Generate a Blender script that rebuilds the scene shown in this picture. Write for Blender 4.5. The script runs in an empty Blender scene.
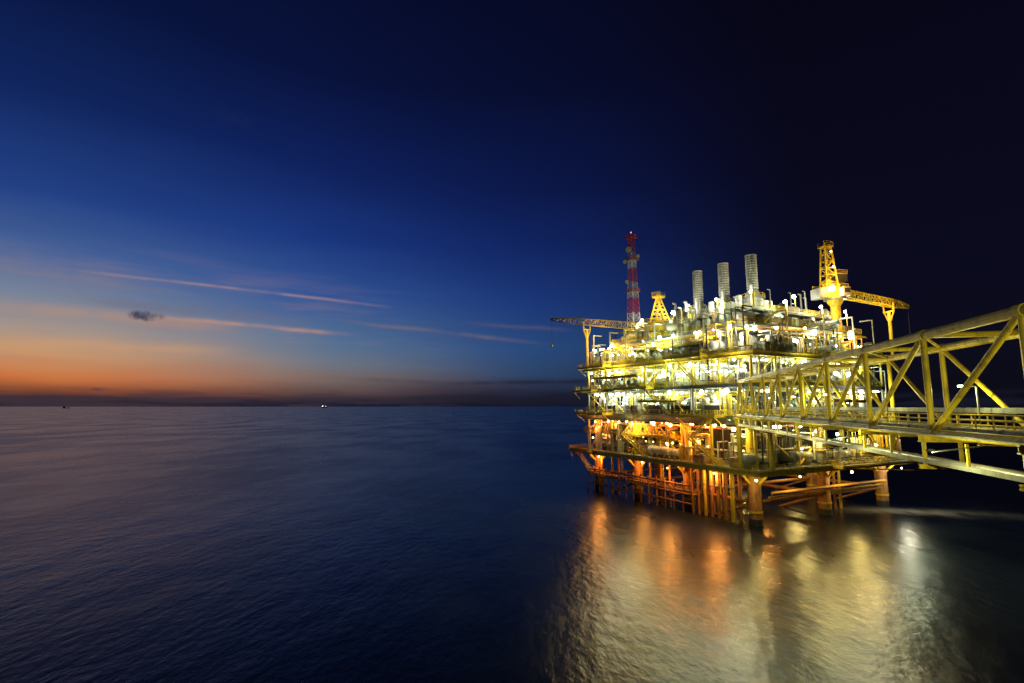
import bpy, math, random
from mathutils import Vector, Matrix
random.seed(7)
R=random.uniform
scene=bpy.context.scene
scene.view_settings.view_transform='Standard'
scene.view_settings.look='None'
scene.view_settings.exposure=0

def lin(c):
    o=[]
    for v in c:
        v=v/255.0
        o.append(v/12.92 if v<=0.04045 else ((v+0.055)/1.055)**2.4)
    return (o[0],o[1],o[2],1.0)

# ---------------------------------------------------------------- camera
TH=math.radians(7.23); F=512.0; H=25.0
cam=bpy.data.cameras.new("camera"); cam.lens=18; cam.sensor_width=36
cam.clip_end=200000; cam.clip_start=0.1
camo=bpy.data.objects.new("camera",cam); scene.collection.objects.link(camo)
camo.location=(0,0,H); camo.rotation_euler=(math.pi/2+TH,0,0)
scene.camera=camo
def skydir(px,py):
    X=(px-512)/F; Y=(341.5-py)/F
    return Vector((X, math.cos(TH)-Y*math.sin(TH), math.sin(TH)+Y*math.cos(TH))).normalized()

# ---------------------------------------------------------------- node helper
class NT:
    def __init__(s,tree): s.t=tree; s.n=tree.nodes; s.l=tree.links
    def new(s,typ,**kw):
        n=s.n.new(typ)
        for k,v in kw.items(): setattr(n,k,v)
        return n
    def put(s,sock,v):
        if isinstance(v,bpy.types.NodeSocket): s.l.new(v,sock)
        elif isinstance(v,Vector): sock.default_value=tuple(v)
        else: sock.default_value=v
    def m(s,op,a,b=0.0,c=None,clamp=False):
        n=s.new('ShaderNodeMath',operation=op); n.use_clamp=clamp
        s.put(n.inputs[0],a); s.put(n.inputs[1],b)
        if c is not None: s.put(n.inputs[2],c)
        return n.outputs[0]
    def vm(s,op,a,b=None):
        n=s.new('ShaderNodeVectorMath',operation=op)
        s.put(n.inputs[0],a)
        if b is not None: s.put(n.inputs[1],b)
        return n.outputs['Value'] if op in('DOT_PRODUCT','LENGTH','DISTANCE') else n.outputs[0]
    def smooth(s,v,a,b,lo=0.0,hi=1.0):
        n=s.new('ShaderNodeMapRange'); n.interpolation_type='SMOOTHSTEP'
        s.put(n.inputs[0],v); n.inputs[1].default_value=a; n.inputs[2].default_value=b
        n.inputs[3].default_value=lo; n.inputs[4].default_value=hi
        return n.outputs[0]
    def mix(s,f,a,b,mode='MIX'):
        n=s.new('ShaderNodeMix',data_type='RGBA',blend_type=mode)
        s.put(n.inputs[0],f); s.put(n.inputs[6],a); s.put(n.inputs[7],b)
        return n.outputs[2]
    def ramp(s,v,els):
        n=s.new('ShaderNodeValToRGB'); cr=n.color_ramp
        cr.elements[0].position=els[0][0]; cr.elements[0].color=els[0][1]
        cr.elements[1].position=els[-1][0]; cr.elements[1].color=els[-1][1]
        for p,c in els[1:-1]:
            e=cr.elements.new(p); e.color=c
        s.put(n.inputs[0],v); return n.outputs[0]
    def noise(s,vec,scale,detail=3,rough=.5):
        n=s.new('ShaderNodeTexNoise'); s.put(n.inputs['Vector'],vec)
        n.inputs['Scale'].default_value=scale; n.inputs['Detail'].default_value=detail
        n.inputs['Roughness'].default_value=rough
        return n.outputs[0]

# ---------------------------------------------------------------- world
w=bpy.data.worlds.new("World"); scene.world=w; w.use_nodes=True
w.node_tree.nodes.clear(); N=NT(w.node_tree)
tc=N.new('ShaderNodeTexCoord'); D=tc.outputs['Generated']
sp=N.new('ShaderNodeSeparateXYZ'); N.put(sp.inputs[0],D)
z=sp.outputs[2]
sx,sy=math.sin(math.radians(-44)),math.cos(math.radians(-44))
hor=N.vm('NORMALIZE',N.vm('MULTIPLY',D,(1,1,0)))
ang=N.m('ARCCOSINE',N.m('MINIMUM',N.vm('DOT_PRODUCT',hor,(sx,sy,0)),0.99999))
nz=N.noise(N.vm('MULTIPLY',D,(2.0,2.0,14.0)),1.6,3,.55)
zz=N.m('ADD',z,N.m('MULTIPLY',N.m('SUBTRACT',nz,.5),.03))
def L(*a): return [(p,lin(c)) for p,c in a]
rA=N.ramp(zz,L((0,(38,34,46)),(.012,(60,44,52)),(.024,(142,78,50)),(.045,(202,116,64)),(.075,(198,148,106)),(.11,(168,148,134)),(.155,(120,132,152)),(.21,(72,100,152)),(.30,(34,64,132)),(.42,(16,37,94)),(.55,(8,20,62)),(.8,(4,9,30))))
rM=N.ramp(zz,L((0,(28,29,44)),(.014,(40,37,52)),(.028,(92,72,70)),(.05,(124,108,102)),(.08,(112,120,132)),(.12,(86,114,148)),(.2,(50,84,148)),(.3,(26,54,126)),(.42,(14,31,90)),(.55,(8,17,58)),(.8,(4,8,28))))
rB=N.ramp(zz,L((0,(20,22,38)),(.02,(28,31,50)),(.04,(40,50,76)),(.07,(44,68,104)),(.11,(40,74,124)),(.2,(27,55,120)),(.3,(17,37,98)),(.4,(11,24,74)),(.55,(7,13,46)),(.8,(4,6,22))))
rC=N.ramp(zz,L((0,(11,11,20)),(.05,(12,12,25)),(.2,(10,10,29)),(.5,(8,7,25)),(.8,(5,4,16))))
rd=math.radians
f1=N.smooth(ang,rd(0),rd(26)); f1b=N.smooth(ang,rd(18),rd(48)); f2=N.smooth(ang,rd(42),rd(76))
col=N.mix(f2,N.mix(f1b,N.mix(f1,rA,rM),rB),rC)
wn=N.noise(N.vm('MULTIPLY',D,(3.2,3.2,30.0)),1.3,5,.6)
wm=N.m('MULTIPLY',N.smooth(wn,.46,.78),N.m('MULTIPLY',N.m('MULTIPLY',N.smooth(z,.05,.09),N.smooth(z,.27,.15)),N.smooth(ang,.75,.1)))
col=N.mix(N.m('MULTIPLY',wm,.6),col,lin((150,124,122)))
bn=N.noise(N.vm('MULTIPLY',D,(5,5,60.0)),1.7,4,.55)
bm=N.m('MULTIPLY',N.smooth(bn,.40,.60),N.smooth(z,.036,.008))
col=N.mix(N.m('MULTIPLY',bm,.75),col,N.mix(f1b,lin((60,50,60)),lin((24,26,42))))
nn1=N.m('SUBTRACT',N.noise(D,9,3),.5); nn2=N.smooth(N.noise(D,14,3),.25,.6,.25,1)
def streak(p1,p2,wid,colr,amt,fade=.25,wob=.004):
    global col
    a=skydir(*p1); b=skydir(*p2); n=a.cross(b).normalized(); m=(b-a).normalized()
    t1=a.dot(m); t2=b.dot(m); ln=t2-t1
    d=N.m('DIVIDE',N.m('ADD',N.vm('DOT_PRODUCT',D,n),N.m('MULTIPLY',nn1,wob)),wid)
    g=N.m('EXPONENT',N.m('MULTIPLY',N.m('MULTIPLY',d,d),-1))
    t=N.vm('DOT_PRODUCT',D,m)
    k=N.m('MULTIPLY',N.smooth(t,t1-ln*.02,t1+ln*fade),N.smooth(t,t2,t2-ln*fade))
    k=N.m('MULTIPLY',N.m('MULTIPLY',k,g),nn2)
    col=N.mix(N.m('MULTIPLY',k,amt,clamp=True),col,lin(colr))
streak((50,267),(400,308),.0024,(176,140,136),.55,.2,.004)
streak((-120,246),(160,284),.018,(140,126,134),.35,.3,.02)
streak((120,314),(370,336),.0036,(206,152,112),.55,.3,.010)
streak((40,296),(330,324),.010,(110,104,122),.45,.3,.03)
streak((-60,300),(260,331),.009,(190,142,112),.4,.3,.02)
streak((300,316),(560,346),.0038,(136,112,112),.4,.35,.010)
streak((440,322),(590,332),.0038,(100,92,112),.35,.35,.01)
streak((-100,340),(260,352),.009,(214,160,112),.35,.3,.02)
streak((430,384),(640,380),.004,(26,27,42),.7,.3,.006)
streak((300,376),(560,388),.004,(60,58,76),.4,.3,.006)
nd=N.m('SUBTRACT',N.noise(D,75,4,.62),.5)
def darkcloud(px,py,wx,wz,amt):
    global col
    c=skydir(px,py); side=Vector((c.y,-c.x,0)).normalized(); up=side.cross(c).normalized()
    dn=N.vm('SUBTRACT',D,c)
    a=N.m('DIVIDE',N.vm('DOT_PRODUCT',dn,side),wx); b=N.m('DIVIDE',N.vm('DOT_PRODUCT',dn,up),wz)
    r=N.m('ADD',N.m('MULTIPLY',a,a),N.m('MULTIPLY',b,b))
    r=N.m('ADD',r,N.m('MULTIPLY',nd,2.6))
    col=N.mix(N.m('MULTIPLY',N.smooth(r,1.2,-.3),amt),col,lin((40,50,78)))
darkcloud(146,316,.024,.0085,.9); darkcloud(235,118,.03,.012,.10); darkcloud(100,389,.012,.003,.5)
nsk=N.new('ShaderNodeTexSky',sky_type='NISHITA'); nsk.sun_disc=False
nsk.sun_elevation=math.radians(-4); nsk.sun_rotation=math.radians(-44)
bg=N.new('ShaderNodeBackground'); N.put(bg.inputs[0],col); bg.inputs[1].default_value=1.0
bg2=N.new('ShaderNodeBackground'); N.put(bg2.inputs[0],nsk.outputs[0]); bg2.inputs[1].default_value=.01
ad=N.new('ShaderNodeAddShader'); N.l.new(bg.outputs[0],ad.inputs[0]); N.l.new(bg2.outputs[0],ad.inputs[1])
out=N.new('ShaderNodeOutputWorld'); N.l.new(ad.outputs[0],out.inputs[0])

# ---------------------------------------------------------------- materials
def paint(name,c,rough=.45,metal=0.0,dirt=.35,dc=(.10,.06,.03),scale=.6):
    m=bpy.data.materials.new(name); m.use_nodes=True; t=NT(m.node_tree)
    b=m.node_tree.nodes['Principled BSDF']
    tcn=t.new('ShaderNodeTexCoord')
    v=tcn.outputs['Object']
    n2=t.noise(t.vm('MULTIPLY',v,(2,2,.6)),scale*1.6,3,.65)
    f=t.m('MULTIPLY',t.smooth(n2,.48,.66),dirt)
    cc=t.mix(t.m('MULTIPLY',n2,.3),(c[0],c[1],c[2],1),(c[0]*.55,c[1]*.55,c[2]*.55,1))
    t.put(b.inputs['Base Color'],t.mix(f,cc,(dc[0],dc[1],dc[2],1)))
    t.put(b.inputs['Roughness'],t.m('ADD',t.m('MULTIPLY',n2,.3),rough-.1))
    b.inputs['Metallic'].default_value=metal
    return m
M={}
M['yellow']=paint("yellow_paint",(.74,.55,.03),.45,0,.4)
M['white']=paint("white_paint",(.64,.65,.62),.5,0,.3)
M['grey']=paint("grey_steel",(.26,.28,.26),.5,.1,.4)
M['dark']=paint("dark_steel",(.05,.05,.05),.6,0,.3)
M['red']=paint("red_paint",(.5,.05,.03),.5)
M['rust']=paint("rusty_leg_paint",(.44,.21,.07),.6,0,.7)
M['clad']=paint("aluminium_cladding",(.45,.47,.46),.42,.4,.25)
M['green']=paint("green_grating",(.10,.15,.09),.7,0,.4)
M['orange']=paint("orange_paint",(.68,.30,.04),.5)
def emis(name,c,s):
    m=bpy.data.materials.new(name); m.use_nodes=True; nt=m.node_tree; nt.nodes.clear()
    e=nt.nodes.new('ShaderNodeEmission'); e.inputs[0].default_value=(*c,1); e.inputs[1].default_value=s
    o=nt.nodes.new('ShaderNodeOutputMaterial'); nt.links.new(e.outputs[0],o.inputs[0])
    m.cycles.emission_sampling='NONE'
    return m
CW=(1.0,.94,.68); CG=(.82,1.0,.60); CO=(1.0,.36,.06); CY=(1.0,.72,.20)
M['lw']=emis("lamp_white",(1,1,.85),26); M['lg']=emis("lamp_green",(.9,1,.7),24)
M['lo']=emis("lamp_orange",(1,.5,.13),18); M['ly']=emis("lamp_yellow",(1,.8,.32),20)
M['lr']=emis("lamp_red",(1,.1,.05),8)
MK=list(M.keys())

# ---------------------------------------------------------------- mesh builder
class MB:
    def __init__(s): s.v=[]; s.f=[]; s.m=[]; s.sm=[]
    def add(s,vs,fs,mat,smooth=False):
        o=len(s.v); s.v.extend([tuple(v) for v in vs])
        for f in fs: s.f.append([i+o for i in f]); s.m.append(mat); s.sm.append(smooth)
    def box(s,c,d,mat='grey',rz=0):
        d=[x+R(-.004,.004) for x in d]
        hx,hy,hz=d[0]/2,d[1]/2,d[2]/2; cs,sn=math.cos(rz),math.sin(rz)
        vs=[]
        for X,Y,Z in((-1,-1,-1),(1,-1,-1),(1,1,-1),(-1,1,-1),(-1,-1,1),(1,-1,1),(1,1,1),(-1,1,1)):
            x,y=X*hx,Y*hy
            vs.append((c[0]+x*cs-y*sn,c[1]+x*sn+y*cs,c[2]+Z*hz))
        s.add(vs,[(0,3,2,1),(4,5,6,7),(0,1,5,4),(1,2,6,5),(2,3,7,6),(3,0,4,7)],mat)
    def frame(s,p,q):
        a=(q-p).normalized(); u=Vector((0,0,1)) if abs(a.z)<.95 else Vector((1,0,0))
        x=a.cross(u).normalized(); y=x.cross(a).normalized(); return a,x,y
    def beam(s,p,q,wd,h,mat='yellow'):
        p=Vector(p);q=Vector(q); 
        if (q-p).length<1e-4: return
        a,x,y=s.frame(p,q); wd+=R(-.003,.003);h+=R(-.003,.003)
        vs=[]
        for e in(p,q):
            for X,Y in((-1,-1),(1,-1),(1,1),(-1,1)): vs.append(e+x*X*wd/2+y*Y*h/2)
        s.add(vs,[(0,1,2,3),(7,6,5,4),(0,4,5,1),(1,5,6,2),(2,6,7,3),(3,7,4,0)],mat)
    def ibeam(s,p,q,wd,h,mat='yellow'):
        p=Vector(p);q=Vector(q); a,x,y=s.frame(p,q)
        s.beam(p+y*(h/2-.04),q+y*(h/2-.04),wd,.08,mat); s.beam(p-y*(h/2-.04),q-y*(h/2-.04),wd,.08,mat)
        s.beam(p,q,.06,h-.17,mat)
    def lathe(s,p,q,prof,mat='white',n=12):
        p=Vector(p);q=Vector(q); a,x,y=s.frame(p,q); Ln=(q-p).length
        vs=[];fs=[]
        for t,r in prof:
            c=p+a*(t*Ln)
            for i in range(n):
                th=2*math.pi*i/n; vs.append(c+x*math.cos(th)*r+y*math.sin(th)*r)
        for k in range(len(prof)-1):
            for i in range(n):
                j=(i+1)%n; fs.append((k*n+i,k*n+j,(k+1)*n+j,(k+1)*n+i))
        s.add(vs,fs,mat,True); s.add([vs[i] for i in range(n)],[tuple(range(n))[::-1]],mat); s.add(vs[-n:],[tuple(range(n))],mat)
    def tube(s,p,q,r,mat='grey',n=8): s.lathe(p,q,[(0,r),(1,r)],mat,n)
    def vessel(s,p,q,r,mat='white',n=14):
        Ln=(Vector(q)-Vector(p)).length; e=min(.45*r/Ln,.2)
        s.lathe(p,q,[(0,r*.15),(e*.25,r*.55),(e*.6,r*.86),(e,r),(1-e,r),(1-e*.6,r*.86),(1-e*.25,r*.55),(1,r*.15)],mat,n)
        for t in(.3,.7):
            c=Vector(p).lerp(Vector(q),t); d=(Vector(q)-Vector(p)).normalized()*.06
            s.tube(c-d,c+d,r*1.04,'grey',n)
    def path(s,pts,r,mat='grey',n=8):
        for i in range(len(pts)-1):
            s.tube(pts[i],pts[i+1],r,mat,n)
        for p in pts[1:-1]: s.ball(p,r*1.03,mat)
    def ball(s,c,r,mat='lw',n=6):
        vs=[(c[0],c[1],c[2]-r)]; 
        for k in(1,2,3):
            ph=-math.pi/2+math.pi*k/4
            for i in range(n):
                th=2*math.pi*i/n; vs.append((c[0]+r*math.cos(ph)*math.cos(th),c[1]+r*math.cos(ph)*math.sin(th),c[2]+r*math.sin(ph)))
        vs.append((c[0],c[1],c[2]+r)); fs=[]
        for i in range(n):
            j=(i+1)%n; fs.append((0,1+j,1+i)); fs.append((1+2*n+i,1+2*n+j,1+3*n))
            for k in(0,1): fs.append((1+k*n+i,1+k*n+j,1+(k+1)*n+j,1+(k+1)*n+i))
        s.add(vs,fs,mat,True)
    def rail(s,p,q,h=1.15,mat='yellow',step=1.9):
        p=Vector(p);q=Vector(q); n=max(1,int((q-p).length/step)); U=Vector((0,0,1))
        for k in(h,h*.66,h*.33): s.beam(p+U*k,q+U*k,.07,.07,mat)
        s.beam(p+U*.09,q+U*.09,.03,.16,mat)
        for i in range(n+1):
            c=p.lerp(q,i/n); s.beam(c,c+U*h,.07,.07,mat)
    def lattice(s,p,q,w0,w1,n,rc=.12,rb=.07,mats=('yellow',),cross=True):
        p=Vector(p);q=Vector(q); a,x,y=s.frame(p,q); prev=None
        for i in range(n+1):
            t=i/n; wd=w0+(w1-w0)*t; c=p.lerp(q,t); ring=[c+x*X*wd/2+y*Y*wd/2 for X,Y in((-1,-1),(1,-1),(1,1),(-1,1))]
            mt=mats[0]
            for k in range(4): s.beam(ring[k],ring[(k+1)%4],rb*1.6,rb*1.6,mt)
            if prev:
                for k in range(4):
                    s.beam(prev[k],ring[k],rc*2,rc*2,mt)
                    if cross or i%2: s.beam(prev[k],ring[(k+1)%4],rb*1.6,rb*1.6,mt)
                    if cross or not i%2: s.beam(prev[(k+1)%4],ring[k],rb*1.6,rb*1.6,mt)
            prev=ring
    def obj(s,name,parent=None):
        me=bpy.data.meshes.new(name); me.from_pydata(s.v,[],s.f)
        used=sorted(set(s.m),key=MK.index)
        for u in used: me.materials.append(M[u])
        ix={u:i for i,u in enumerate(used)}
        me.polygons.foreach_set('material_index',[ix[m] for m in s.m])
        me.polygons.foreach_set('use_smooth',s.sm); me.update()
        o=bpy.data.objects.new(name,me); scene.collection.objects.link(o)
        if parent: o.parent=parent
        return o
def empty(name,loc,rz=0,parent=None):
    e=bpy.data.objects.new(name,None); scene.collection.objects.link(e); e.location=loc; e.rotation_euler=(0,0,rz); e.empty_display_size=.5
    if parent: e.parent=parent
    return e
def lamp(name,loc,c,power,parent,rad=.25):
    l=bpy.data.lights.new(name,'POINT'); l.color=c; l.energy=power; l.shadow_soft_size=rad
    o=bpy.data.objects.new(name,l); scene.collection.objects.link(o); o.location=loc; o.parent=parent
    return o

RZ=math.radians(27.1)
P=empty("offshore_platform",(52,113,0),RZ)
cu,su=math.cos(RZ),math.sin(RZ)
def tow(a,b,zz_): return Vector((52+cu*a-su*b,113+su*a+cu*b,zz_))

# ================= jacket
J=MB()
LA=[0,24,48]; LB=[0,18.5,37,55]
for a in LA:
    for b in LB:
        r=1.35 if (a in(0,48) or b in(0,55)) else .9
        J.tube((a,b,-4),(a,b,11),r,'rust',20)
        J.tube((a,b,8.4),(a,b,8.8),r*1.12,'rust',20); J.tube((a,b,2.5),(a,b,2.9),r*1.1,'yellow',20)
        J.tube((a,b,-1),(a,b,1.3),r*1.02,'dark',20)
for b in LB:
    J.tube((0,b,4.6),(48,b,4.6),.42,'rust',10)
for a in LA:
    J.tube((a,0,4.6),(a,55,4.6),.42,'rust',10)
    for i in range(3):
        J.tube((a,LB[i],4.6),(a,LB[i+1],-3),.35,'rust',10)
for a in LA:
    for b in LB:
        for dx,dy in((4,0),(-4,0),(0,4),(0,-4)):
            if -5<a+dx<53 and -5<b+dy<60: J.tube((a,b,7.4),(a+dx,b+dy,11.2),.28,'yellow',8)
J.obj("jacket_legs",P)
J=MB()
for i in range(7):
    for k in range(2):
        J.tube((-1.9+k*2.6,4.2+i*1.9,-4),(-1.9+k*2.6,4.2+i*1.9,12),.42,'rust' if (i+k)%4 else 'yellow',12)
        J.tube((-1.9+k*2.6,4.2+i*1.9,7),(-1.9+k*2.6,4.2+i*1.9,7.3),.58,'grey',12)
for i in range(3):
    J.tube((30+i*2.2,2.5,-4),(30+i*2.2,2.5,12),.3,'rust' if i%2 else 'yellow',10)
for b in(23,26,30,43,46,51): J.tube((-1.9,b,-4),(-1.9,b,12),.28,'orange',10)
for zz_ in(2.2,4.4,6.4):
    J.tube((-3.6,14,zz_),(-3.6,56,zz_),.2,'rust',8)
for i in range(15):
    b=14+i*3; J.tube((-3.6,b,-2),(-3.6,b,7.2),.2,'rust',8)
    J.tube((-3.6,b,4.4),(0,b,4.6),.14,'yellow',8)
J.box((-2.6,35,4.95),(1.8,42,.12),'grey'); J.rail((-3.5,14,5.0),(-3.5,56,5.0),1.15,'rust'); J.rail((-1.7,20,5.0),(-1.7,54,5.0),1.15,'rust')
J.tube((3,-2.0,6.6),(46,-2.0,6.6),.32,'orange',10); J.tube((3,-1.2,5.6),(46,-1.2,5.6),.2,'yellow',10)
for b in(24,40):
    for s_ in(-.3,.3): J.beam((-3.2,b+s_,5),(-3.2,b+s_,12),.08,.08,'yellow')
    for k in range(18): J.beam((-3.2,b-.3,5.2+k*.38),(-3.2,b+.3,5.2+k*.38),.05,.05,'yellow')
J.obj("conductors_and_boat_landing",P)

# ================= decks
def deck(mb,z_,a0,a1,b0,b1,gd=1.0,mat='green',gm='yellow',rails=True,grid=6.0):
    mb.box(((a0+a1)/2,(b0+b1)/2,z_-.1),(a1-a0-.1,b1-b0-.1,.18),mat)
    zc=z_-.2-gd/2
    for (p,q) in(((a0,b0),(a1,b0)),((a1,b0),(a1,b1)),((a1,b1),(a0,b1)),((a0,b1),(a0,b0))):
        mb.ibeam((p[0],p[1],zc+.1),(q[0],q[1],zc+.1),.5,gd,gm)
        if rails: mb.rail((p[0],p[1],z_),(q[0],q[1],z_))
    k=a0+grid
    while k<a1-1: mb.ibeam((k,b0+.3,zc),(k,b1-.3,zc),.35,gd*.85,gm); k+=grid
    k=b0+grid
    while k<b1-1: mb.ibeam((a0+.3,k,zc-.02),(a1-.3,k,zc-.02),.35,gd*.8,gm); k+=grid
Dk=MB()
deck(Dk,12,-6,54,-6,61,1.0,'grey')
deck(Dk,17.5,-2.5,30,20,59,.5,'grey')
deck(Dk,23,-3,49,-4,59,1.9,'green','grey')
deck(Dk,30,-3.4,46,-3,58.5,.7,'green','grey')
deck(Dk,37,-3,49,-4,58,1.0,'green')
deck(Dk,44,1,45,0,49,.7,'grey','grey')
deck(Dk,48.5,8,40,4,36,.4,'grey','grey')
for (z_,a0,a1,b0,b1) in((12,-7.2,-6.1,50,61),(23,-6.6,-3.1,44,58),(30,-6,-3.5,26,40),(37,-6,-3.1,44,57),(30,-6,-3.5,50,60),(37,-5.6,-3.1,8,20),(23,-6.4,-3.1,4,16),(23,-3,10,59.1,63),(33.5,-5.5,-3.2,30,50),(26.5,-5.5,-3.2,16,30),(40.5,-2,1,10,34),
    (26.5,20,34,-6,-3.1),(30,2,18,-6.5,-3.1),(37,24,40,-7,-4.1),(12,18,50,-8.5,-6.1)):
    deck(Dk,z_,a0,a1,b0,b1,.4,'grey','yellow',True,3)
    for b in (b0+.3,b1-.3):
        Dk.beam(((a0+.2),b,z_-.4),(a1,b,z_-2.6),.14,.14,'yellow')
Dk.obj("decks_and_handrails",P)

# ================= columns and bracing
C=MB()
def cols(z0,z1,As,Bs,r=.35,mat='yellow'):
    for a in As:
        for b in Bs: C.tube((a,b,z0),(a,b,z1),r,mat,10)
A3=[-2,6,14,22,31,40,47.5]; B3=[-2.5,6,14,22.5,31,39.5,48,57]
cols(12,21.1,LA,LB,1.1,'yellow')
cols(12,21.1,[-2,12,36,47.5],[-2.5,9,27,46,57],.35,'yellow')
cols(23,29.2,A3,B3,.32,'grey'); cols(30,36,A3,B3,.32,'yellow'); cols(37,43.2,[2,12,22,32,44],[1,9,17,25,33,41,48],.25,'yellow')
cols(44,48,[9,19,29,39],[5,15,25,35],.2,'yellow')
def brace(face,z0,z1,pts,r=.16,mat='yellow'):
    for i in range(len(pts)-1):
        x0,x1=pts[i],pts[i+1]; k=random.random()
        def q(x,zz_): return (face[1],x,zz_) if face[0]=='a' else (x,face[1],zz_)
        if k<.45: C.tube(q(x0,z0),q(x1,z1),r,mat)
        elif k<.8: C.tube(q(x1,z0),q(x0,z1),r,mat)
        elif k<.9: C.tube(q(x1,z0),q((x0+x1)/2,z1),r,mat); C.tube(q(x0,z0),q((x0+x1)/2,z1),r,mat)
for z0,z1 in((23,29.2),(30,36)):
    brace(('a',-2),z0,z1,B3); brace(('b',-2.5),z0,z1,A3)
brace(('a',-2),12,21,[-2.5,9,18.5,27,37,46,57],.22); brace(('b',-2.5),12,21,[-2,12,24,36,47.5],.22)
brace(('a',2),37,43,[1,9,17,25,33,41,48]); brace(('b',1),37,43,[2,12,22,32,44])
C.obj("columns_and_braces",P)

# ================= stairs
S=MB()
def stair(p,q,wd=1.0):
    p=Vector(p);q=Vector(q); d=(q-p); h=Vector((d.x,d.y,0)).normalized(); sd=Vector((-h.y,h.x,0))*wd/2
    for s_ in(-1,1):
        S.beam(p+sd*s_,q+sd*s_,.08,.28,'yellow')
        U=Vector((0,0,1.0)); S.beam(p+sd*s_+U,q+sd*s_+U,.07,.07,'yellow'); S.beam(p+sd*s_+U*.5,q+sd*s_+U*.5,.05,.05,'yellow')
        for i in range(6):
            c=p.lerp(q,i/5)+sd*s_; S.beam(c,c+U,.06,.06,'yellow')
    n=int(abs(d.z)/.24)
    for i in range(n):
        c=p.lerp(q,(i+.5)/n); S.beam(c-sd,c+sd,.26,.04,'grey')
stair((-4.7,28,12),(-4.7,38,17.5)); stair((-4.7,38,17.5),(-4.7,30,23)); stair((-4.2,20,23),(-4.2,29,30)); stair((-4.2,42,30),(-4.2,51,37))
stair((-4.4,55,23),(-4.4,47,30)); stair((-4.4,10,30),(-4.4,18,37)); stair((-1.0,36,37),(-1.0,45,44)); stair((12,-4.7,23),(21,-4.7,30)); stair((30,-4.7,30),(39,-4.7,37))
stair((34,-7,12),(44,-7,18)); stair((44,-7,18),(36,-7,23)); stair((-6.8,50,6),(-6.8,58,12)); stair((6,.2,44),(14,.2,48.5))
stair((-4.8,4,12),(-4.8,13,17.5)); stair((-4.8,13,17.5),(-4.8,5,23))
S.obj("stairways",P)

# ================= process equipment
def equip(mb,z0,h,a0,a1,b0,b1,n,mats=('white','grey','clad','yellow','dark','grey')):  # extra dark and grey tones paint in dark spaces among the lit items
    for _ in range(n):
        a=R(a0,a1); b=R(b0,b1); k=random.random(); mt=random.choice(mats)
        if k<.22:
            r=R(.6,1.3); ln=R(4,8); zc=z0+r+.8; ax=random.random()<.5
            p=(a-ln/2,b,zc) if ax else (a,b-ln/2,zc); q=(a+ln/2,b,zc) if ax else (a,b+ln/2,zc)
            mb.vessel(p,q,r,random.choice(('white','clad','grey')))
            for t in(.22,.78):
                c=Vector(p).lerp(Vector(q),t); mb.box((c.x,c.y,z0+.45),(.5 if ax else r*1.6,r*1.6 if ax else .5,.9),'grey')
            mb.path([(a,b,zc+r*.9),(a,b,min(zc+r+1.0,z0+h-.4)),(a+R(-3,3),b,min(zc+r+1.0,z0+h-.4))],.13,'grey')
        elif k<.42:
            r=R(.5,1.2); hh=min(R(.5,.95)*h,h-.3)
            mb.vessel((a,b,z0+.3),(a,b,z0+hh),r,random.choice(('white','clad','grey')))
            mb.tube((a,b,z0),(a,b,z0+.5),r*.8,'grey',12)
            mb.path([(a+r,b,z0+hh*.6),(a+r+.8,b,z0+hh*.6),(a+r+.8,b,z0+.2)],.12,mt)
            mb.tube((a,b,z0+hh*.62),(a,b,z0+hh*.66),r*1.35,'yellow',12)
        elif k<.6:
            d=(R(1.5,4),R(1.5,4),min(R(1.5,3.6),h-.4)); mb.box((a,b,z0+d[2]/2+.1),d,mt)
            nb=int(d[1]/.6)
            for i in range(nb): mb.box((a-d[0]/2-.03,b-d[1]/2+.3+i*.6,z0+d[2]/2+.1),(.07,.09,d[2]*.92),'grey')
            nb=int(d[0]/.6)
            for i in range(nb): mb.box((a-d[0]/2+.3+i*.6,b-d[1]/2-.03,z0+d[2]/2+.1),(.09,.07,d[2]*.92),'grey')
            mb.box((a,b,z0+d[2]+.25),(d[0]*.5,d[1]*.5,.35),'grey')
        elif k<.85:
            nn=random.randint(3,7); zt=z0+h*R(.5,.9); ax=random.random()<.5; ln=R(3,9); r=R(.08,.2)
            for i in range(nn):
                o=i*r*3.2
                if ax: mb.path([(a+o,b,z0),(a+o,b,zt-o*.3),(a+o,b+ln,zt-o*.3),(a+o,b+ln,z0+.1)],r,mt)
                else: mb.path([(a,b+o,z0),(a,b+o,zt-o*.3),(a+ln,b+o,zt-o*.3),(a+ln,b+o,z0+.1)],r,mt)
        else:
            for i in range(4):
                x=a+i*.9; mb.tube((x,b,z0),(x,b,z0+1.8),.12,'red' if random.random()<.3 else 'grey'); mb.tube((x-.25,b,z0+1.4),(x+.25,b,z0+1.4),.3,mt,10)
            mb.tube((a-.5,b,z0+.8),(a+3.4,b,z0+.8),.2,mt)
E=MB()
for (z0,h) in((23,6),(30,6)):
    equip(E,z0,h,-1,6,2,56,52); equip(E,z0,h,3,45,-1,7,44); equip(E,z0,h,8,42,8,54,6)
equip(E,12,8,-4,3,-3,58,38,('rust','yellow','grey','white')); equip(E,12,8,2,50,-4,5,34,('grey','white','rust','dark')); equip(E,12,8,8,46,8,54,6)
equip(E,17.5,4,-1,4,22,57,12,('rust','orange','grey'))
equip(E,37,6,-2,3,0,56,40); equip(E,37,6,0,47,-3,4,36); equip(E,37,5,-1,46,49,57,18); equip(E,37,6,5,43,5,45,6)
equip(E,44,4,2,8,1,46,30); equip(E,44,4,2,44,0,5,30); equip(E,44,6,6,44,36,48,20); equip(E,48.5,3.6,9,39,5,35,38,('white','clad','grey','dark'))
equip(E,44,7,1.5,7,8,40,8,('white','clad'))
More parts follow.
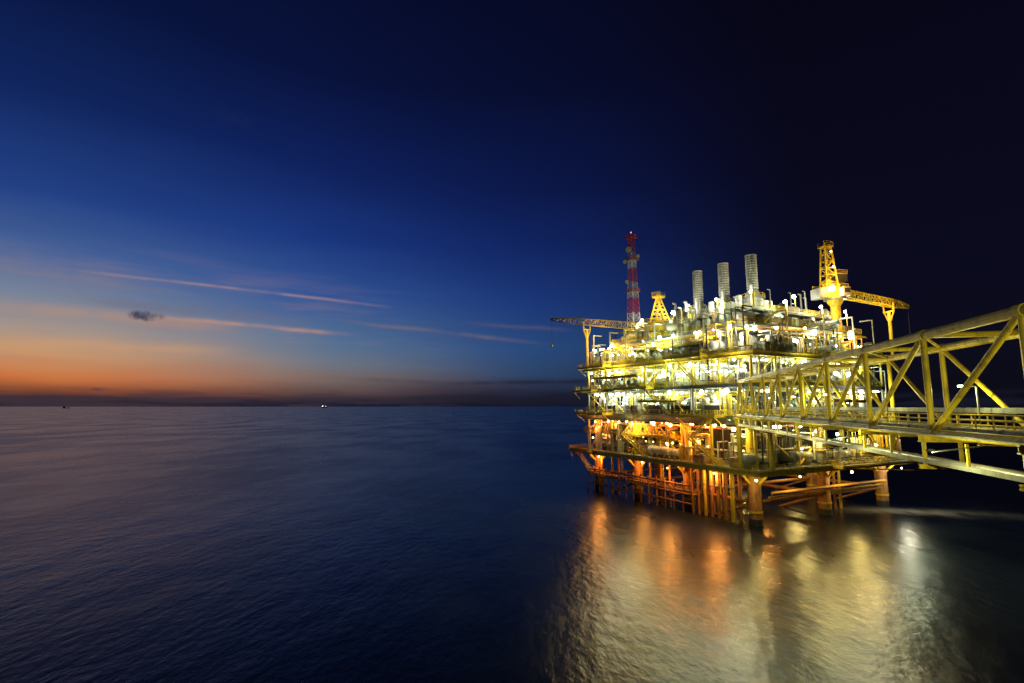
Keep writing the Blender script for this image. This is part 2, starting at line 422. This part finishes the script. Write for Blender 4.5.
for _ in range(30):
    a,b=(R(2,7),R(2,46)) if random.random()<.5 else (R(9,39),R(5,35)); z0=44 if a<8 else 48.5; hh=R(4,8); r=R(.12,.4)
    E.tube((a,b,z0),(a,b,z0+hh),r,random.choice(('white','grey','clad','yellow')),10)
    if random.random()<.6: E.path([(a,b,z0+hh),(a,b,z0+hh+.3),(a-.9,b,z0+hh+.3)],r*.9,'clad')
E.obj("process_equipment",P)
Q=MB()
for z0 in(20.4,28.6,35.3,42.6,15.2,10.4):
    for i in range(6):
        r=R(.1,.26); mt=random.choice(('white','yellow','grey','clad','red' if i==3 else 'grey'))
        b0=R(-1,12); b1=R(34,57); a=-1.4+i*.75
        Q.tube((a,b0,z0-i*.12),(a,b1,z0-i*.12),r,mt)
        a0=R(-1,8); a1=R(28,47); b=-2+i*.75
        Q.tube((a0,b,z0+.5-i*.1),(a1,b,z0+.5-i*.1),r,mt)
for _ in range(160):
    z0=random.choice((12,23,30,37)); z1=z0+random.choice((5,7,11,14)); z1=min(z1,47)
    r=R(.07,.22); mt=random.choice(('white','yellow','grey','clad','orange','dark'))
    if random.random()<.58:
        b=R(-2,57); a=R(-3,-1.4); Q.path([(a+2.5,b,z0+1.2),(a,b,z0+1.2),(a,b,z1),(a+3,b,z1)],r,mt)
    else:
        a=R(-1,47); b=R(-3.8,-2); Q.path([(a,b+2.5,z0+1.2),(a,b,z0+1.2),(a,b,z1),(a,b+3,z1)],r,mt)
Q.obj("pipework",P)
W=MB()
def module(a0,a1,b0,b1,z0,z1,mat='clad'):
    W.box(((a0+a1)/2,(b0+b1)/2,(z0+z1)/2),(a1-a0,b1-b0,z1-z0),mat)
    k=b0+.4
    while k<b1: W.box((a0-.05,k,(z0+z1)/2),(.1,.14,z1-z0-.2),mat); k+=.8
    k=a0+.4
    while k<a1: W.box((k,b0-.05,(z0+z1)/2),(.14,.1,z1-z0-.2),mat); k+=.8
    W.box(((a0+a1)/2,(b0+b1)/2,z1+.1),(a1-a0+.4,b1-b0+.4,.2),'grey')
    W.box((a0-.13,(b0+b1)/2,z0+1.1),(.1,1,2.1),'grey'); W.box(((a0+a1)/2,b0-.13,z0+1.1),(1,.1,2.1),'grey')
module(8,44,10,52,23.1,28.9,'dark'); module(9,43,12,50,30.1,35.8,'grey'); module(8,40,10,44,37.1,42.8,'grey')  # dark and grey module colours put the shaded spaces between decks into paint
module(10,44,14,52,12.1,20.8,'dark'); module(16,30,7,34,44.1,48.2,'clad'); module(32,43,6,22,44.1,47.4,'white'); module(-1.2,6,50,57,37.1,40.4,'white')
module(33,44,26,40,44.1,49,'grey'); module(0,6,30,40,23.1,26.6,'grey'); module(20,30,-1,6,23.1,27,'clad'); module(36,46,-1.5,6,30.1,34,'grey')
for i in range(5): W.box((-2.2,8+i*9.5,24.2),(.12,5,2.2),'dark')
W.obj("enclosed_modules",P)

# ================= exhaust stacks
for i,b in enumerate((31.2,21.8,12.7)):
    e=empty("exhaust_stack",(20,b,0),0,None); e.location=tow(20,b,0); e.rotation_euler=(0,0,RZ)
    X=MB()
    X.tube((0,0,48.7),(0,0,53.2),2.4,'clad',24)
    X.lathe((0,0,53.2),(0,0,55.6),[(0,2.4),(.6,1.7),(1,1.35)],'clad',24)
    X.tube((0,0,55.6),(0,0,65.3),1.16,'grey',24)
    for k in range(14): X.tube((0,0,56+k*.68),(0,0,56.34+k*.68),1.45,'white',24)
    X.tube((0,0,65.25),(0,0,65.32),1.1,'dark',20)
    for k in range(3): X.tube((0,0,49.5+k*1.4),(0,0,49.7+k*1.4),2.5,'grey',24)
    X.box((3.6,0,51),(3.6,3.2,4),'clad'); X.tube((-2.6,-1.6,48.6),(-2.6,-1.6,56.5),.4,'white',12); X.vessel((-3.4,1.7,48.6),(-3.4,1.7,54.4),.8,'white')
    for s_ in(-.25,.25): X.beam((-1.6,s_,55),(-1.6,s_,65),.06,.06,'grey')
    for k in range(20): X.beam((-1.6,-.25,55.2+k*.5),(-1.6,.25,55.2+k*.5),.05,.05,'grey')
    for k in range(8):
        th=k*math.pi/4; X.beam((2.9*math.cos(th),2.9*math.sin(th),53.4),(2.9*math.cos(th),2.9*math.sin(th),54.5),.07,.07,'yellow')
        t2=th+math.pi/4
        for hh in(53.9,54.5): X.beam((2.9*math.cos(th),2.9*math.sin(th),hh),(2.9*math.cos(t2),2.9*math.sin(t2),hh),.07,.07,'yellow')
    X.tube((0,0,53.25),(0,0,53.4),3.0,'grey',16)
    X.obj("stack_body",e)

# ================= telecom tower
e=empty("communications_tower",tow(6,44,0),RZ); X=MB()
p0=44.1; p1=77
segs=7
for i in range(segs):
    t0=i/segs; t1=(i+1)/segs; w0=3.1-1.9*t0; w1=3.1-1.9*t1
    X.lattice((0,0,p0+(p1-p0)*t0),(0,0,p0+(p1-p0)*t1),w0,w1,3,.085,.04,('red',) if i%2==0 else ('white',))
X.box((0,0,77.1),(2.6,2.6,.15),'red'); X.tube((0,0,77),(0,0,79),.05,'white'); X.tube((.8,.5,77),(.8,.5,78.4),.05,'white')
for s_ in((-1.3,-1.3,1.3,-1.3),(1.3,-1.3,1.3,1.3),(1.3,1.3,-1.3,1.3),(-1.3,1.3,-1.3,-1.3)): X.rail((s_[0],s_[1],77.1),(s_[2],s_[3],77.1),1.1,'red')
for (x,y,zz_,r) in((-1.6,-.8,73.0,1.0),(-1.7,.9,69.5,.7),(1.4,-1.5,71,.7),(-1.9,0,63,.6)):
    X.lathe((x,y,zz_),(x-.5,y-.25,zz_),[(0,r*.2),(.5,r*.7),(1,r)],'white',14); X.beam((0,0,zz_),(x,y,zz_),.1,.1,'grey')
for zz_ in(60,70):
    X.box((0,0,zz_),(3.0,3.0,.1),'grey')
    for s_ in((-1.5,-1.5,1.5,-1.5),(1.5,-1.5,1.5,1.5),(1.5,1.5,-1.5,1.5),(-1.5,1.5,-1.5,-1.5)): X.rail((s_[0],s_[1],zz_),(s_[2],s_[3],zz_),1.1,'red')
X.ball((0,0,79.1),.18,'lr')
X.obj("tower_lattice",e)

# ================= cranes
def crane(loc,zb,zs,boomdir,blen,dz,mast,name,col='yellow',restat=None,restz=37,slim=False):
    e=empty(name,(loc[0],loc[1],0),math.atan2(boomdir[1],boomdir[0])); X=MB()
    X.tube((0,0,zb),(0,0,zs-1.5),1.15,col,18); X.lathe((0,0,zs-2.6),(0,0,zs-1),[(0,1.15),(.6,1.8),(1,1.9)],col,18)
    X.tube((0,0,zs-1),(0,0,zs-.6),2.6,'grey',18)
    X.box((-1.6,0,zs+.7),(6.2,3.2,2.5),col); X.box((-4.6,0,zs+.5),(1.6,3.4,2.6),'grey')
    X.box((1.2,-2.3,zs+.8),(2.0,1.5,2.3),'white'); X.box((2.24,-2.3,zs+1.1),(.06,1.2,1.2),'dark'); X.box((1.2,-3.08,zs+1.1),(1.4,.06,1.2),'dark')
    for s_ in((-4.6,-1.9,2.6,-1.9),(-4.6,1.9,2.6,1.9)): X.rail((s_[0],s_[1],zs+1.9),(s_[2],s_[3],zs+1.9),1.1)
    xf,xb,tf,tb=(.8,-3.8,-1.2,-1.4) if not slim else (.3,-2.9,-.6,-2.3)
    for y in(-1.3,1.3):
        A0=Vector((xf,y,zs+1.9)); A1=Vector((tf,y*.6,mast)); B0=Vector((xb,y,zs+1.9)); B1=Vector((tb,y*.6,mast))
        X.beam(A0,A1,.34,.34,col); X.beam(B0,B1,.3,.3,col)
        nn=6
        for i in range(1,nn+1):
            t=i/nn; a=A0.lerp(A1,t); b=B0.lerp(B1,t)
            X.beam(a,b,.16,.16,col); a2=A0.lerp(A1,(i-1)/nn); b2=B0.lerp(B1,(i-1)/nn)
            X.beam(*( (a2,b) if i%2 else (b2,a)),.13,.13,col)
    for i in range(6):
        t=i/6; a=Vector((xf,1.3,zs+1.9)).lerp(Vector((tf,.78,mast)),t); X.beam(a,(a.x,-a.y,a.z),.16,.16,col)
        b=Vector((xb,1.3,zs+1.9)).lerp(Vector((tb,.78,mast)),t); X.beam(b,(b.x,-b.y,b.z),.14,.14,col)
    mx=(tf+tb)/2
    X.box((mx,0,mast+.2),(2.6,2.4,.4),col); X.rail((mx-1.3,-1.2,mast+.4),(mx+1.3,-1.2,mast+.4)); X.rail((mx-1.3,1.2,mast+.4),(mx+1.3,1.2,mast+.4))
    X.tube((mx,-.5,mast+.9),(mx,.5,mast+.9),.55,'grey',12)
    f=Vector((1.8,0,zs+.9)); tp=Vector((blen,0,zs+.9+dz)); k1=f.lerp(tp,.12); k2=f.lerp(tp,.82)
    X.lattice(f,k1,.9,2.0,2,.11,.07,(col,),False); X.lattice(k1,k2,2.0,1.7,12,.11,.07,(col,),False); X.lattice(k2,tp,1.7,.7,4,.11,.07,(col,),False)
    if slim:
        X.box((2.6,1.6,zs+5.2),(3.6,2.6,1.9),'dark'); X.beam((.2,.9,zs+4.2),(4.4,1.6,zs+4.2),.2,.2,col); X.beam((.2,.9,zs+2.2),(3.8,1.6,zs+4.1),.16,.16,col)
        X.rail((.8,.3,zs+6.2),(4.4,.3,zs+6.2))
    X.tube(tp,(tp.x,0,tp.z-8.5),.04,'dark',5); X.box((tp.x,0,tp.z-8.8),(.5,.4,.9),'yellow'); X.tube((tp.x,-.3,tp.z),(tp.x,.3,tp.z),.5,'grey',12)
    X.obj("crane_body",e)
    if restat:
        Y=MB(); c=f.lerp(tp,(restat-1.8)/(blen-1.8)); zt=c.z-1.2
        Y.tube((restat,0,restz),(restat,0,zt-1.4),.42,col,12)
        Y.beam((restat,-1.6,zt-1.2),(restat,1.6,zt-1.2),.5,.4,col)
        for y in(-1.5,1.5): Y.beam((restat,y,zt-1.2),(restat,y*1.1,zt+1),.3,.3,col)
        for y in(-1,1): Y.beam((restat,0,zt-4.5),(restat,y*1.5,zt-1.3),.25,.25,col)
        Y.obj("boom_rest",e)
    return e
c1=crane((40,141),37,46.2,(-.655,.755),40.4,7.2,55,"pedestal_crane",'yellow',25,37)
qq=tow(37,1.5,0)
c2=crane((qq.x,qq.y),37,53.5,(1,.10),20.5,-3.2,66.5,"pedestal_crane",'yellow',15,37,True)

# ================= lamps
B=MB(); LL=[]
def bulb(a,b,zz_,m='lw',r=.24):
    B.ball((a,b,zz_),r,m); B.box((a,b,zz_+r+.1),(.3,.3,.16),'grey')
def key(c): return {CW:'lw',CG:'lg',CO:'lo',CY:'ly'}[c]
def L2(a,b,zz_,c,p,r=.38):
    LL.append((a,b,zz_-.7,c,p)); bulb(a,b,zz_,key(c),r*R(.8,1.5))
    if zz_>=48:
        B.beam((a,b,zz_+r+.2),(a+.5,b,zz_+r+.2),.1,.1,'grey'); B.beam((a+.5,b,44 if zz_<53 else 48.5),(a+.5,b,zz_+r+.3),.12,.12,'yellow')
K_=1.7
for z_,cols_,p in((28.4,(CG,CW,CG),900),(35.2,(CG,CG,CW),1000),(42.6,(CW,CG,CY),1000)):
    for i,b in enumerate(range(0,58,7)):
        L2(-4.0 if i%3==0 else R(-1.2,1.5),b+R(-2.5,2.5),z_,random.choice(cols_),K_*p*R(.5,1.5))
    for i,a in enumerate(range(5,48,9)): L2(a+R(-2,2),-4.8 if i%2 else R(-2,1),z_,random.choice(cols_),K_*p*R(.5,1.5))
    for b in (20,44): L2(R(3,6),b,z_,random.choice(cols_),K_*p)
for i,b in enumerate(range(12,60,8)): L2(-3.8 if i%2 else -.5,b+R(-2,2),20.4,CO if i!=3 else CY,2100*R(.6,1.5))
for b in (16,36,54): L2(1.0,b,16.6,CO,1600)
L2(-3,2,20,CY,1800)
for i,a in enumerate(range(5,54,9)): L2(a+R(-2,2),-5 if i%2 else -1,19.5,random.choice((CG,CY,CW)),2000*R(.7,1.3))
for a in (14,36): L2(a,3,18,CG,1500)
for (a,b,c,p) in((-3,51,CO,1500),(-2,33,CO,1200),(-5.4,20,CO,1900),(-3,8,CO,1900),(-4.6,-4.2,CY,900),(9,-4.5,CY,1200),(27,-5,CY,1700),(46,-6,CW,1700),(16,10,CO,1300),(36,16,CY,1700),(44,38,CY,1300)): L2(a,b,10.0,c,p,.2)
for (a,b) in((2.5,8),(2.5,24),(4,38),(16,1),(30,1),(42,2),(24,44)): L2(a,b,50.0,random.choice((CW,CG)),2200)
for (a,b) in((14.5,9),(14.5,20),(14.5,30),(30,8)): L2(a,b,54,CW,1500)
for _ in range(210):
    z_=random.choice((15.5,20.6,26,28.5,33,35.2,40,42.8))
    m=('lo' if random.random()<.8 else 'ly') if (z_<21) else random.choice(('lw','lg','lg','lw','ly'))
    if random.random()<.6: a,b=R(-3.0,2),R(-2,56)
    else:
        a,b=R(-2,45),R(-3.0,2)
        if z_<21: m=random.choice(('lg','ly','lw'))
    bulb(a,b,z_,m,R(.14,.44))
B.obj("deck_lamps",P)
for i,(a,b,zz_,c,p) in enumerate(LL): lamp("deck_light",(a,b,zz_),c,p,P)
lb=MB()
for (x,y,zz_,m,r) in((-2.2,-2.2,55.2,'lw',.7),(-1,-1.7,61,'ly',.25),(-1.5,-1.9,65,'lo',.25)):
    lb.ball((x,y,zz_),r,m); lb.beam((x,y,zz_+r),(x,0,zz_+r),.1,.1,'grey')
lb.obj("crane_lamps",c2)
lamp("crane_light",(-2.2,-3.9,55.0),(1,.5,.12),2600,c2); lamp("crane_light",(0,-4,60),(1,.6,.18),1400,c2); lamp("crane_light",(12,-3,49),(1,.6,.18),1600,c2); lamp("crane_light",(-1,-4,47),(1,.5,.13),2200,c2)
lamp("crane_light",(-1,4,52),(1,.75,.25),1500,c1); lamp("crane_light",(20,4,46),(1,.65,.2),2000,c1)

# ================= bridge
bd=Vector((.2405,.9707)); bl=Vector((27.5,27.5))-bd*20
BR=empty("truss_footbridge",(bl.x,bl.y,0),-math.atan2(bd.x,bd.y)); G=MB()
Z0,Z1,WD=23.1,30.1,6.0; LEN=100.3
nodes=[-14,-3.2]+[9.6+10*k for k in range(0,10)]
for x in(0,WD):
    G.tube((x,-14,Z0),(x,LEN+5,Z0),.3,'yellow',16); G.tube((x,-14,Z1),(x,LEN,Z1),.32,'yellow',16)
    for i,y in enumerate(nodes):
        G.tube((x,y,Z0),(x,y,Z1),.2,'yellow',12)
        G.tube((x,y-.35,Z1),(x,y+.35,Z1),.38,'yellow',16); G.tube((x,y-.35,Z0),(x,y+.35,Z0),.36,'yellow',16)
        if i<len(nodes)-1:
            y2=nodes[i+1]
            if x==0: G.tube((x,y2,Z0),(x,y,Z1),.19,'yellow',12)
            else: G.tube((x,y,Z0),(x,y2,Z1),.19,'yellow',12)
    G.tube((x,LEN,Z1),(x,LEN+5,Z0),.28,'yellow',12)
for i,y in enumerate(nodes):
    G.tube((0,y,Z1),(WD,y,Z1),.2,'yellow',12); G.ibeam((-.9,y,Z0-.35),(WD+.9,y,Z0-.35),.3,.5,'yellow')
    if i<len(nodes)-1: G.tube((0,y,Z1),(WD,nodes[i+1],Z1),.12,'yellow',8); G.ibeam((0,y+5,Z0-.3),(WD,y+5,Z0-.3),.25,.4,'yellow')
    for x in(-.6,1.6): G.beam((x,y,Z0-.4),(x,y,Z0-2.3),.2,.2,'yellow')
    G.ibeam((-1.0,y,Z0-2.3),(2.4,y,Z0-2.3),.25,.3,'yellow')
    G.beam((-.6,y+5,Z0-.4),(-.6,y+5,Z0-2.0),.14,.14,'yellow')
G.beam((-.7,-12,Z0-1.9),(-.7,LEN,Z0-1.9),.12,.3,'grey')
G.box((3.9,45,Z0+.1),(1.8,112,.08),'green')
for x in(3.0,4.8): G.beam((x,-12,Z0),(x,LEN,Z0),.15,.3,'yellow'); G.rail((x,-12,Z0+.14),(x,LEN+3,Z0+.14))
G.box((-.75,45,Z0-.02),(.7,112,.06),'grey')
for x,r,zz_,m in((.6,.22,Z0+.3,'grey'),(1.15,.16,Z0+.2,'clad'),(1.6,.2,Z0+.22,'grey'),(2.15,.12,Z0+.15,'yellow'),(5.3,.18,Z0+.2,'white'),(-.1,.24,Z0-1.85,'clad'),(.5,.2,Z0-1.9,'rust'),(1.0,.15,Z0-1.95,'grey')):
    G.tube((x,-12,zz_),(x,LEN+3,zz_),r,m,10)
for k in range(19): # pipe flanges and clamps
    for x,r in((.6,.3),(1.6,.28)): G.tube((x,2+k*5.3,Z0+.26),(x,2.14+k*5.3,Z0+.26),r,'grey',12)
for y in range(-8,100,5): G.box((1.3,y,Z0+.02),(2.6,.2,.12),'grey')
G.box((5.75,45,Z0+1.6),(.1,108,.4),'grey')
BLs=[]
for k in range(6):
    y=18.3+k*15; G.beam((4.9,y,Z0+.1),(4.9,y,Z0+3.4),.1,.1,'grey'); G.beam((4.9,y,Z0+3.4),(4.1,y,Z0+3.5),.08,.08,'grey'); G.box((4.0,y,Z0+3.45),(.5,.22,.12),'lg' if k%2 else 'ly')
    BLs.append((4.0,y,Z0+3.1,600))
    G.beam((0,y+6,Z0-.5),(-2.6,y+6,Z0-.9),.08,.08,'grey'); G.box((-2.7,y+6,Z0-.8),(.3,.4,.14),'grey'); BLs.append((-2.7,y+6,Z0-1.05,700))
BLs.append((-3,-3,Z1+2,5200)); G.beam((0,-3,Z1),(-3,-3,Z1+2.3),.12,.12,'grey')  # added floodlight, out of view, brightens the truss from its left side
G.obj("bridge_truss",BR)
for (x,y,zz_,p) in BLs: lamp("bridge_light",(x,y,zz_),(.98,.94,.34),p,BR,.15)
K=MB()
for x in(0,6): K.tube((x,LEN+4,12),(x,LEN+4,Z0-.4),.5,'yellow',12)
K.beam((-1,LEN+4,Z0-.6),(7,LEN+4,Z0-.6),.6,.6,'yellow')
K.obj("bridge_bearing",BR)

# ================= distant ships
def ship(px,dist,ln,name,lit=False):
    x=(px-512)/F*dist; e=empty(name,(x,dist,0),R(-.4,.4)); X=MB(); h=ln
    X.add([(-h/2,-8,0),(h*.44,-8,0),(h*.5,0,0),(h*.44,8,0),(-h/2,8,0),(-h/2,-9,9),(h*.47,-9,10),(h*.55,0,12),(h*.47,9,10),(-h/2,9,9)],
      [(0,1,6,5),(1,2,7,6),(2,3,8,7),(3,4,9,8),(4,0,5,9),(5,6,7,8,9)],'dark')
    X.box((-h*.36,0,17),(h*.16,14,16),'dark'); X.box((-h*.36,0,26),(h*.1,16,3),'dark'); X.tube((-h*.42,0,24),(-h*.42,0,33),2.5,'dark'); X.tube((h*.2,0,9),(h*.2,0,26),.8,'dark')
    if lit: X.ball((-h*.36,0,30),3,'lw'); X.ball((h*.2,0,26),2,'ly')
    X.obj("ship_hull",e)
ship(70,7000,110,"cargo_ship"); ship(326,9000,90,"cargo_ship",True)

# ================= sea
sm=bpy.data.materials.new("sea_water"); sm.use_nodes=True; t=NT(sm.node_tree); b=sm.node_tree.nodes['Principled BSDF']
tcn=t.new('ShaderNodeTexCoord'); O=tcn.outputs['Object']
rot=t.new('ShaderNodeMapping'); t.put(rot.inputs[0],O); rot.inputs['Rotation'].default_value=(0,0,math.radians(-20)); rot.inputs['Scale'].default_value=(1,.5,1)
n1=t.noise(rot.outputs[0],.11,3,.55); n2=t.noise(rot.outputs[0],.85,4,.62); n3=t.noise(rot.outputs[0],.02,4,.6)
hgt=t.m('ADD',t.m('MULTIPLY',n1,1.3),t.m('MULTIPLY',n2,.42))
bp=t.new('ShaderNodeBump'); bp.inputs['Strength'].default_value=.28; bp.inputs['Distance'].default_value=1.0; t.put(bp.inputs['Height'],hgt)
t.put(b.inputs['Normal'],bp.outputs[0])
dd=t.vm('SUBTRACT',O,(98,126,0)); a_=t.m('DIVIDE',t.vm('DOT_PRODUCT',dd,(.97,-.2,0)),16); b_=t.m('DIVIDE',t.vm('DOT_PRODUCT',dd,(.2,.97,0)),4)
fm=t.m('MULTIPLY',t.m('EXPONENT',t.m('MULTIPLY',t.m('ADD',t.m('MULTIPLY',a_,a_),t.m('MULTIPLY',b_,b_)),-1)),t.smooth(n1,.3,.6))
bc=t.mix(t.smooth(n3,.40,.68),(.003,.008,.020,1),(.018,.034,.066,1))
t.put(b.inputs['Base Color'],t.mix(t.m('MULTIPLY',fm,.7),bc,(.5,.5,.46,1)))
t.put(b.inputs['Roughness'],t.smooth(n3,.35,.7,.23,.32)); b.inputs['IOR'].default_value=1.33
b.inputs['Specular IOR Level'].default_value=.42
b.inputs['Specular Tint'].default_value=(.72,.84,1,1)
me=bpy.data.meshes.new("sea"); S_=70000
me.from_pydata([(-S_,-S_,0),(S_,-S_,0),(S_,S_,0),(-S_,S_,0)],[],[(0,1,2,3)]); me.materials.append(sm)
so=bpy.data.objects.new("sea",me); scene.collection.objects.link(so)
print("verts", sum(len(o.data.vertices) for o in bpy.data.objects if o.type=='MESH'), "lights",len(bpy.data.lights))
